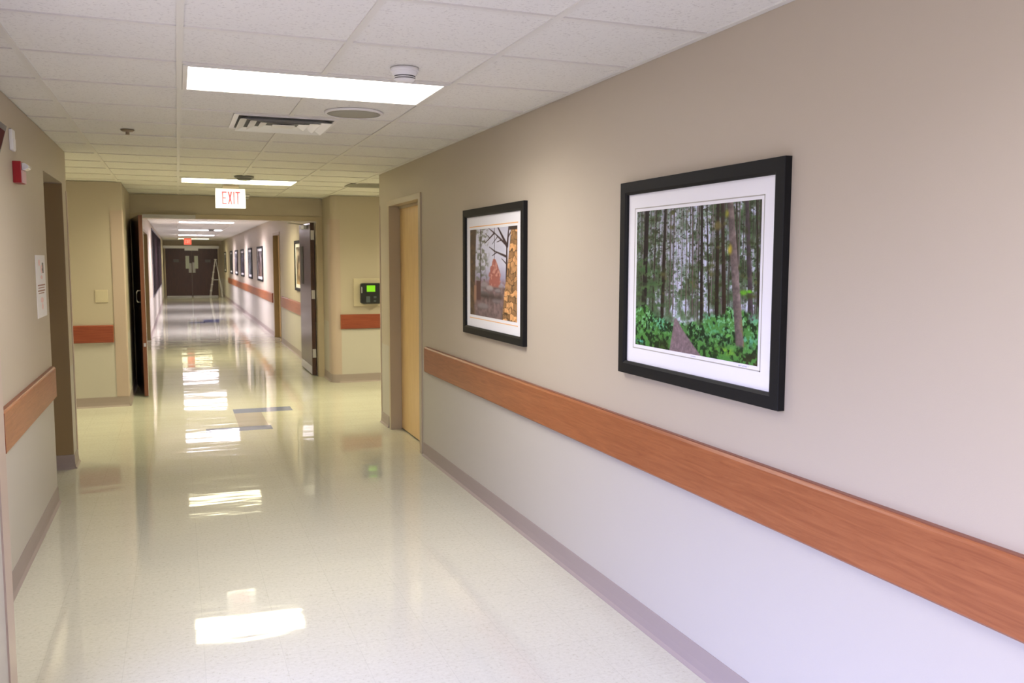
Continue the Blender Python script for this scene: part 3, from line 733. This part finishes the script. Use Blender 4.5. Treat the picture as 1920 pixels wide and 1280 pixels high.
def rect_lines(y0, y1, z0, z1, t_, x=xg):
    return [(x, XR-0.011, y0, y1, z1-t_, z1), (x, XR-0.011, y0, y1, z0, z0+t_), (x, XR-0.011, y0, y0+t_, z0, z1), (x, XR-0.011, y1-t_, y1, z0, z1)]
sig = [(xg, XR-0.011, 2.525+k*0.010, 2.525+k*0.010+(0.008 if k % 3 else 0.005), 1.2500-0.002*(k % 2), 1.2525) for k in range(6)]
picture(2.341, 3.464, 1.124, 1.963, 0.055, paint_forest(420, 300), (2.475, 3.334, 1.259, 1.832),
        'large black-framed photo of a path through a mossy green forest, nearest on the right wall',
        [('mat_groove', M['matline'], rect_lines(2.459, 3.356, 1.241, 1.848, 0.004)), ('signature', M['ink'], sig), ('caption', M['ink'], [(xg, XR-0.011, 2.86, 2.895, 1.2505, 1.2525)])])
picture(4.628, 5.757, 1.124, 1.963, 0.052, paint_ruin(230, 170), (4.757, 5.635, 1.256, 1.826),
        'black-framed autumn photo with a stone ruin and a red tree, next to the maple door',
        [('mat_groove', M['orange'], [(xg, XR-0.011, 4.745, 5.648, 1.842, 1.848)]), ('mat_groove', M['orange'], [(xg, XR-0.011, 4.745, 5.648, 1.232, 1.237)])])
far = [(13.95, 15.07, 'black-framed picture half hidden behind the right door leaf', 31, (0.62, 0.52, 0.38)),
       (21.09, 22.5, 'framed picture in the far corridor, first beyond the far right doorway', 32, (0.42, 0.34, 0.30)),
       (24.22, 25.4, 'framed picture in the far corridor, second beyond the far right doorway', 33, (0.34, 0.36, 0.38)),
       (27.2, 28.5, 'framed picture in the far corridor, third beyond the far right doorway', 34, (0.26, 0.22, 0.30)),
       (30.1, 31.4, 'framed picture in the far corridor, fourth beyond the far right doorway', 35, (0.28, 0.22, 0.24)),
       (33.05, 34.35, 'framed picture in the far corridor, fifth beyond the far right doorway', 36, (0.16, 0.20, 0.13)),
       (37.4, 38.7, 'farthest framed picture, last before the dark double doors', 37, (0.40, 0.36, 0.30))]
for i, (a, b, lab, sd, tone) in enumerate(far):
    q = 0.09 if i == 0 else 0.07
    picture(a, b, 1.11, 1.94, 0.05, paint_small(40, 30, sd, tone), (a+0.05+q, b-0.05-q, 1.11+0.11, 1.94-0.11), lab, group='pictures in the far corridor')

# dark board on the far left wall
t = empty('notice_board', (XF, 29.0, 1.5), 'long dark board high on the left wall of the far corridor', 'board')
link('board_frame', boxes((XF, XF+0.02, 22.2, 33.6, 0.72, 0.76), (XF, XF+0.02, 22.2, 33.6, 2.32, 2.36), (XF, XF+0.02, 22.2, 22.24, 0.76, 2.32), (XF, XF+0.02, 33.56, 33.6, 0.76, 2.32)), M['greyframe'], t)
link('board_panel', boxes((XF, XF+0.014, 22.24, 33.56, 0.76, 2.32)), M['board'], t)

# ------------------------------------------------------------------ luminaires
def luminaire(x0, y0, lx, ly, mc, label):
    m, col, kb = mc
    t = empty('ceiling_light', (x0+lx/2, y0+ly/2, H), label, 'ceiling light', 'fluorescent ceiling panels')
    a, b, c, e = x0+0.013, x0+lx-0.013, y0+0.013, y0+ly-0.013; q = 0.022
    link('frame', boxes((a, b, c, c+q, H-0.006, H+0.004), (a, b, e-q, e, H-0.006, H+0.004), (a, a+q, c+q, e-q, H-0.006, H+0.004), (b-q, b, c+q, e-q, H-0.006, H+0.004)), M['grid'], t, bevel=0.002)
    link('diffuser', boxes((a+q, b-q, c+q, e-q, H-0.003, H+0.003)), m, t)
    al = bpy.data.lights.new('tube_light', 'AREA'); al.shape = 'RECTANGLE'; al.size = lx-0.08; al.size_y = ly-0.08
    al.energy = BEAM*kb; al.color = col; al.spread = math.radians(150)
    ao = bpy.data.objects.new('tube_light', al); C.objects.link(ao); ao.parent = t; ao.location = (0, 0, -0.005)
    return t
lm_cool = (lamp_mat('diffuser_cool', COOL, 1.0), COOL, 0.6); lm_mild = (lamp_mat('diffuser_mild', MILD, 1.1), MILD, 1.05)
lm_warm = (lamp_mat('diffuser_warm', WARM, 1.35), WARM, 1.75); lm_blue = (lamp_mat('diffuser_blue', BLUE, 2.4), BLUE, 3.9); lm_dim = (lamp_mat('diffuser_dim_warm', WARM, 1.6), WARM, 1.0)
P9 = 9*T
labs = {0: 'large bright ceiling panel beside the round white smoke detector, nearest', 1: 'second bright ceiling panel, just before the exit sign',
        2: 'ceiling panel hidden behind the double-door header', 3: 'first ceiling panel seen through the double doors',
        4: 'second ceiling panel seen through the double doors, partly behind a detector', 5: 'third ceiling panel seen through the double doors', 6: 'farthest ceiling panel, behind the red exit sign',
        -1: 'ceiling panel just behind the viewer, out of the picture', -2: 'ceiling panel far behind the viewer, out of the picture'}
mats = {-2: lm_cool, -1: lm_cool, 0: lm_mild, 1: lm_warm, 2: lm_warm, 3: lm_blue, 4: lm_blue, 5: lm_blue, 6: lm_dim}
for k in range(-2, 7):
    luminaire(GX, GY+k*P9, 2*T, T, mats[k], labs[k])
luminaire(GX, GY-6*T, 2*T, T, lm_cool, 'added ceiling panel right above the viewer, out of the picture, to brighten the near wall')  # extra unseen panel off the regular row, added to brighten the near right wall
luminaire(GX-6*T, GY+8*T, T, 2*T, lm_warm, 'ceiling panel round the corner in the left side passage')
luminaire(GX+6*T, GY+9*T, T, 2*T, lm_warm, 'ceiling panel round the corner in the right side passage')

# ------------------------------------------------------------------ ceiling fittings
# square louvred diffuser
vx0, vx1, vy0, vy1 = 0.330, 0.933, 5.283, 5.868
t = empty('air_diffuser', ((vx0+vx1)/2, (vy0+vy1)/2, H), 'square metal louvred air diffuser in the ceiling behind the nearest light panel', 'air vent')
bm = bmesh.new()
def sq(bm, i0, z0, i1, z1, th=0.0):
    A = [bm.verts.new(p) for p in ((vx0+i0, vy0+i0, z0), (vx1-i0, vy0+i0, z0), (vx1-i0, vy1-i0, z0), (vx0+i0, vy1-i0, z0))]
    B = [bm.verts.new(p) for p in ((vx0+i1, vy0+i1, z1), (vx1-i1, vy0+i1, z1), (vx1-i1, vy1-i1, z1), (vx0+i1, vy1-i1, z1))]
    for k in range(4): bm.faces.new((A[k], A[(k+1) % 4], B[(k+1) % 4], B[k]))
sq(bm, 0, H-0.004, 0, H+0.002); sq(bm, 0, H-0.004, 0.028, H-0.006); sq(bm, 0.028, H-0.006, 0.030, H+0.001)
link('flange', bm, M['white'], t)
for k, i0 in enumerate((0.034, 0.096, 0.158)):
    bm = bmesh.new(); zb = H-0.024+0.002*k
    sq(bm, i0, zb, i0+0.046, H-0.003); sq(bm, i0+0.003, zb, i0+0.049, H-0.003); sq(bm, i0, zb, i0+0.003, zb)
    link('louvre', bm, M['vane'], t)
link('centre_plate', boxes((vx0+0.235, vx1-0.235, vy0+0.232, vy1-0.232, H-0.020, H-0.017)), M['vane'], t)
link('back_plate', boxes((vx0+0.03, vx1-0.03, vy0+0.03, vy1-0.03, H-0.001, H+0.002)), M['slot'], t)
# speaker
t = empty('ceiling_speaker', (0.967, 5.03, H), 'round grey ceiling speaker grille beside the square air diffuser', 'speaker')
bm = bmesh.new(); lathe(bm, [(0.166, 0.003), (0.166, -0.004), (0.160, -0.008), (0.150, -0.008), (0.150, 0.002)], (0.967, 5.03, H), 48); link('rim', bm, M['white'], t, smooth=True)
bm = bmesh.new(); lathe(bm, [(0.150, 0.0), (0.150, -0.006), (0.10, -0.009), (0.0, -0.010)], (0.967, 5.03, H), 48); link('grille', bm, M['grille'], t, smooth=True)
# near smoke detector
def smoke(x, y, r_, label, mt=None, dpt=0.05):
    mt = mt or M['white']
    t = empty('smoke_detector', (x, y, H), label, 'smoke detector')
    bm = bmesh.new(); lathe(bm, [(0, 0.002), (r_, 0.002), (r_, -0.010), (r_*0.95, -0.014), (0, -0.014)], (x, y, H)); link('base', bm, mt, t, smooth=True, bevel=0)
    bm = bmesh.new(); lathe(bm, [(r_*0.93, -0.014), (r_*0.86, -0.30*dpt-0.01), (r_*0.76, -0.52*dpt-0.006)], (x, y, H)); link('body', bm, mt, t, smooth=True)
    for k in range(2):
        z = -0.56*dpt-0.004-k*0.0085
        bm = bmesh.new(); lathe(bm, [(r_*0.74, z), (r_*0.70, z-0.005)], (x, y, H)); link('slot_ring', bm, M['slot'], t, smooth=True)
        bm = bmesh.new(); lathe(bm, [(r_*0.76, z-0.005), (r_*0.74, z-0.0085)], (x, y, H)); link('rim_ring', bm, mt, t, smooth=True)
    z = -0.56*dpt-0.004-0.017
    bm = bmesh.new(); lathe(bm, [(r_*0.72, z+0.002), (r_*0.60, z-0.005), (r_*0.3, z-0.009), (0, z-0.010)], (x, y, H)); link('cap', bm, mt, t, smooth=True)
    return t
smoke(0.956, 3.80, 0.062, 'round white smoke detector at the edge of the nearest ceiling light')
smoke(0.655, 9.22, 0.095, 'flat dark round detector before the second ceiling light, above the exit sign', M['grilledark'], 0.022)
smoke(0.90, 25.4, 0.10, 'small detector overlapping a ceiling light in the far corridor', M['grilledark'], 0.05)
smoke(0.86, 11.75, 0.04, 'tiny pale dome detector on the ceiling above the double doors', M['white'], 0.05)
# sprinkler heads
def sprinkler(x, y, label):
    t = empty('sprinkler_head', (x, y, H), label, 'sprinkler')
    bm = bmesh.new(); lathe(bm, [(0, 0.002), (0.042, 0.002), (0.042, -0.003), (0.030, -0.010), (0.014, -0.012), (0, -0.012)], (x, y, H), 24); link('escutcheon', bm, M['brass'], t, smooth=True)
    bm = bmesh.new(); lathe(bm, [(0.012, -0.012), (0.012, -0.026), (0.006, -0.022), (0.006, -0.026), (0.014, -0.027), (0.014, -0.029), (0, -0.030)], (x, y, H), 16); link('deflector', bm, M['brass'], t, smooth=False)
sprinkler(-0.275, 6.23, 'small brass sprinkler head in the left part of the ceiling')
# return-air grille at the right of the cross corridor
t = empty('return_air_grille', (2.0, 9.82, H), 'dark flat return-air grille in the ceiling by the right passage', 'air vent')
gx0, gx1, gy0, gy1 = 1.80, 2.44, 9.60, 9.98
link('frame', boxes((gx0, gx1, gy0, gy0+0.02, H-0.006, H+0.003), (gx0, gx1, gy1-0.02, gy1, H-0.006, H+0.003), (gx0, gx0+0.02, gy0, gy1, H-0.006, H+0.003), (gx1-0.02, gx1, gy0, gy1, H-0.006, H+0.003)), M['grille'], t)
link('louvres', boxes(*[(gx0+0.02, gx1-0.02, gy0+0.03+k*0.03, gy0+0.045+k*0.03, H-0.005, H+0.001) for k in range(11)]), M['grille'], t)
link('back_plate', boxes((gx0+0.02, gx1-0.02, gy0+0.02, gy1-0.02, H-0.001, H+0.003)), M['grilledark'], t)

# ------------------------------------------------------------------ exit signs
def letters(bm, txt, x0, z0, hgt, y, wd=0.044, st=0.012, gap=0.012, depth=0.003):
    def B(xa, xb, za, zb): box(bm, x0+xa, x0+xb, y, y+depth, z0+za, z0+zb)
    def D(xa, za, xb, zb):
        n = st/2*1.15
        prism(bm, [(x0+xa-n, z0+za), (x0+xa+n, z0+za), (x0+xb+n, z0+zb), (x0+xb-n, z0+zb)], 1, y, y+depth)
    for ch in txt:
        if ch == 'E':
            B(0, st, 0, hgt); B(st, wd, hgt-st, hgt); B(st, wd*0.85, hgt/2-st/2, hgt/2+st/2); B(st, wd, 0, st); x0 += wd+gap
        elif ch == 'X': D(st*0.6, 0, wd-st*0.6, hgt); D(wd-st*0.6, 0, st*0.6, hgt); x0 += wd+gap
        elif ch == 'I': B(0, st, 0, hgt); x0 += st+gap
        elif ch == 'T': B(wd/2-st/2, wd/2+st/2, 0, hgt-st); B(0, wd, hgt-st, hgt); x0 += wd+gap
    return bm
ye = 10.30
t = empty('exit_sign', (0.58, ye+0.02, 2.42), 'lit white EXIT sign with red letters hanging from the ceiling before the double doors', 'exit sign')
link('canopy', boxes((0.497, 0.673, ye-0.01, ye+0.05, 2.417, H-0.001)), M['beige'], t, bevel=0.003)
link('housing', boxes((0.418, 0.742, ye, ye+0.04, 2.196, 2.417)), M['white'], t, bevel=0.004)
link('face', boxes((0.424, 0.736, ye-0.002, ye+0.001, 2.202, 2.411)), M['exitface'], t)
link('letters', letters(bmesh.new(), 'EXIT', 0.489, 2.240, 0.140, ye-0.0045, 0.050, 0.0135, 0.010), M['exitred'], t)
bm = bmesh.new(); prism(bm, [(0.447, 2.308), (0.468, 2.328), (0.472, 2.322), (0.459, 2.308), (0.472, 2.294), (0.468, 2.288)], 1, ye-0.0045, ye-0.0015); link('arrow', bm, M['exitredpale'], t)
yf = 36.0
t = empty('exit_sign', (0.40, yf, 2.44), 'small glowing red exit sign far down the corridor', 'exit sign')
link('housing', boxes((0.262, 0.54, yf, yf+0.05, 2.19, 2.44), (0.35, 0.45, yf, yf+0.05, 2.44, H-0.002)), M['white'], t)
link('face', boxes((0.272, 0.53, yf-0.004, yf+0.001, 2.20, 2.43)), M['exitfar'], t)
link('letters', letters(bmesh.new(), 'EXIT', 0.305, 2.25, 0.13, yf-0.008, 0.046, 0.016, 0.012), M['exitfarlet'], t)

# ------------------------------------------------------------------ things on the left wall
# fire-alarm strobe
t = empty('fire_alarm_strobe', (XL, 5.32, 2.08), 'red fire alarm strobe with a clear lens high on the left wall', 'fire alarm')
link('housing', boxes((XL, XL+0.040, 5.26, 5.385, 2.024, 2.138)), M['red'], t, bevel=0.003)
link('front_plate', boxes((XL+0.040, XL+0.046, 5.262, 5.383, 2.026, 2.09)), M['pinkink'], t, bevel=0.001)
bm = bmesh.new(); prism(bm, [(XL+0.040, 2.093), (XL+0.055, 2.093), (XL+0.072, 2.104), (XL+0.072, 2.118), (XL+0.055, 2.130), (XL+0.040, 2.130)], 1, 5.28, 5.365); link('lens', bm, M['lens'], t, bevel=0.003)
# white sounder above it
t = empty('wall_sounder', (XL, 5.24, 2.24), 'narrow white wall device above the red fire alarm', 'wall device')
link('housing', boxes((XL, XL+0.016, 5.20, 5.29, 2.187, 2.296)), M['white'], t, bevel=0.004)
link('cover', boxes((XL+0.016, XL+0.019, 5.21, 5.28, 2.195, 2.25)), M['white'], t, bevel=0.001)
# tilted framed sign (leans out at its top)
t = empty('tilted_wall_sign', (XL, 4.4, 2.2), 'grey-framed dark red sign tilted out from the left wall, cut by the picture edge', 'sign')
bm = bmesh.new(); prism(bm, [(XL+0.004, 2.13), (XL+0.040, 2.266), (XL+0.024, 2.272), (XL, 2.18), (XL, 2.13)], 1, 4.30, 4.90); link('frame', bm, M['greyframe'], t, bevel=0.002)
bm = bmesh.new()
def tp(s_, y_, o_): return (XL+0.004+0.036*s_+o_*0.97, y_, 2.13+0.136*s_-o_*0.26)
A = [bm.verts.new(tp(*a)) for a in ((0.16, 4.33, 0.001), (0.16, 4.87, 0.001), (0.80, 4.87, 0.001), (0.80, 4.33, 0.001))]
B = [bm.verts.new(tp(*a)) for a in ((0.16, 4.33, 0.003), (0.16, 4.87, 0.003), (0.80, 4.87, 0.003), (0.80, 4.33, 0.003))]
bm.faces.new(A); bm.faces.new(B)
for k in range(4): bm.faces.new((A[k], A[(k+1) % 4], B[(k+1) % 4], B[k]))
link('sign_face', bm, M['signred'], t)
# paper notice
t = empty('paper_notice', (XL, 6.08, 1.45), 'white paper notice with faded pink and brown print taped beside the left doorway', 'notice')
link('sheet', boxes((XL, XL+0.003, 5.887, 6.275, 1.264, 1.647)), M['paper'], t)
x0_, x1_ = XL+0.003, XL+0.0042
link('printed_lines', boxes((x0_, x1_, 5.93, 6.23, 1.458, 1.466), (x0_, x1_, 5.95, 6.20, 1.443, 1.449), (x0_, x1_, 5.93, 6.22, 1.424, 1.432), (x0_, x1_, 5.95, 6.18, 1.410, 1.416)), M['brownink'], t)
for yc, zc, ry, rz in ((6.12, 1.56, 0.045, 0.028), (6.02, 1.60, 0.04, 0.02), (6.10, 1.51, 0.04, 0.012), (6.08, 1.37, 0.06, 0.018), (6.09, 1.33, 0.03, 0.02)):
    bm = bmesh.new(); ys = [(yc+ry*math.cos(2*math.pi*k/14), zc+rz*math.sin(2*math.pi*k/14)) for k in range(14)]; prism(bm, ys, 0, x0_, x1_)
    link('printed_mark', bm, M['redmark'], t)
bm = boxes((x0_, x1_+0.0002, 6.14, 6.19, 1.535, 1.60), (x0_, x1_+0.0002, 6.12, 6.165, 1.55, 1.565)); link('printed_figure', bm, M['greyframe'], t)

# blank plate on the wall across the left passage
t = empty('blank_wall_plate', (-0.78, YCL, 1.22), 'square beige blank plate above the short red-brown rail', 'wall plate')
link('plate', boxes((-0.846, -0.718, YCL-0.007, YCL, 1.153, 1.29)), M['beige'], t, bevel=0.003)
link('inset', boxes((-0.828, -0.736, YCL-0.009, YCL-0.007, 1.172, 1.272)), M['beige'], t, bevel=0.001)

# time clock on its backing plate
t = empty('backing_plate', (2.4, YCR, 1.2), 'beige backing plate behind the black time clock', 'wall plate')
link('plate', boxes((2.165, 2.66, YCR-0.020, YCR, 1.012, 1.378)), M['beige'], t, bevel=0.003)
t = empty('time_clock', (2.4, YCR, 1.18), 'black time clock with a green display by the right passage', 'time clock')
yk = YCR-0.020
bm = bmesh.new(); prism(bm, rrect(2.245, 2.52, 1.045, 1.318, 0.03), 1, yk-0.075, yk); link('case', bm, M['clock'], t, bevel=0.006)
link('display', boxes((2.322, 2.434, yk-0.078, yk-0.074, 1.205, 1.288)), M['lcd'], t)
for a, b, c, e in ((2.315, 2.365, 1.065, 1.145), (2.415, 2.445, 1.072, 1.092), (2.415, 2.45, 1.12, 1.145)):
    link('key', boxes((a, b, yk-0.078, yk-0.074, c, e)), M['key'], t)
link('side_slot', boxes((2.250, 2.262, yk-0.077, yk-0.074, 1.19, 1.27)), M['signgrey'], t)

# ------------------------------------------------------------------ inlaid floor tiles
def inlay(k, name, mt, *bs):
    o = link(name, boxes(*bs), mt); o['kind'] = 'structure'; return o
inlay(0, 'floor_inlay_blue', M['blue'], (0.207, 0.812, 8.515, 8.72, -0.001, 0.0006), (0.512, 1.12, 9.51, 9.78, -0.001, 0.0006))
inlay(0, 'floor_inlay_mauve', M['mauve'], (0.512, 0.79, 8.72, 9.51, -0.001, 0.0006))
inlay(0, 'floor_inlay_far', M['blue'], (0.25, 0.62, 23.5, 24.05, -0.001, 0.0006), (0.60, 1.0, 23.7, 24.9, -0.001, 0.0006), (1.0, 1.25, 24.7, 24.95, -0.001, 0.0006))

# ------------------------------------------------------------------ things at the far end
t = empty('step_ladder', (1.5, YE-0.5, 0), 'open aluminium step ladder standing before the far dark doors', 'ladder')
for nm, a, b in (('front_rail', (1.27, YE-0.70, 0), (1.53, YE-0.42, 1.62)), ('front_rail', (1.33, YE-0.40, 0), (1.55, YE-0.34, 1.62)), ('rear_rail', (1.82, YE-0.30, 0.25), (1.56, YE-0.38, 1.62)), ('rear_rail', (1.80, YE-0.62, 0), (1.57, YE-0.44, 1.60))):
    bm = bmesh.new(); bar(bm, a, b, 0.020, 0.02); link(nm, bm, M['ladder'], t)
for k in range(1, 6):
    f = k/6; bm = bmesh.new(); bar(bm, (1.27+0.26*f, YE-0.70+0.28*f, 1.62*f), (1.33+0.22*f, YE-0.40+0.06*f, 1.62*f), 0.02, 0.07); link('tread', bm, M['ladder'], t)
bm = bmesh.new(); bar(bm, (1.40, YE-0.55, 0.75), (1.72, YE-0.50, 0.75), 0.02, 0.02); link('spreader', bm, M['ladder'], t)
link('top_cap', boxes((1.50, 1.60, YE-0.47, YE-0.31, 1.61, 1.65)), M['ladder'], t)
t = empty('door_notices', (0.59, YE-0.07, 1.25), 'pair of pale grey notices taped at the meeting edge of the far dark doors', 'notice')
link('sheet', boxes((0.455, 0.575, YE-0.064, YE-0.0605, 1.05, 1.47)), M['signgrey'], t); link('sheet', boxes((0.61, 0.73, YE-0.064, YE-0.0605, 1.05, 1.50)), M['signgrey'], t)
t = empty('door_sign', (-0.05, YE-0.07, 1.57), 'small grey sign on the left far dark door', 'sign')
link('plate', boxes((-0.16, 0.06, YE-0.064, YE-0.0605, 1.50, 1.64)), M['greyframe'], t)
t = empty('door_sign', (1.25, YE-0.07, 1.57), 'small grey sign on the right far dark door', 'sign')
link('plate', boxes((1.14, 1.36, YE-0.064, YE-0.0605, 1.50, 1.62)), M['greyframe'], t)
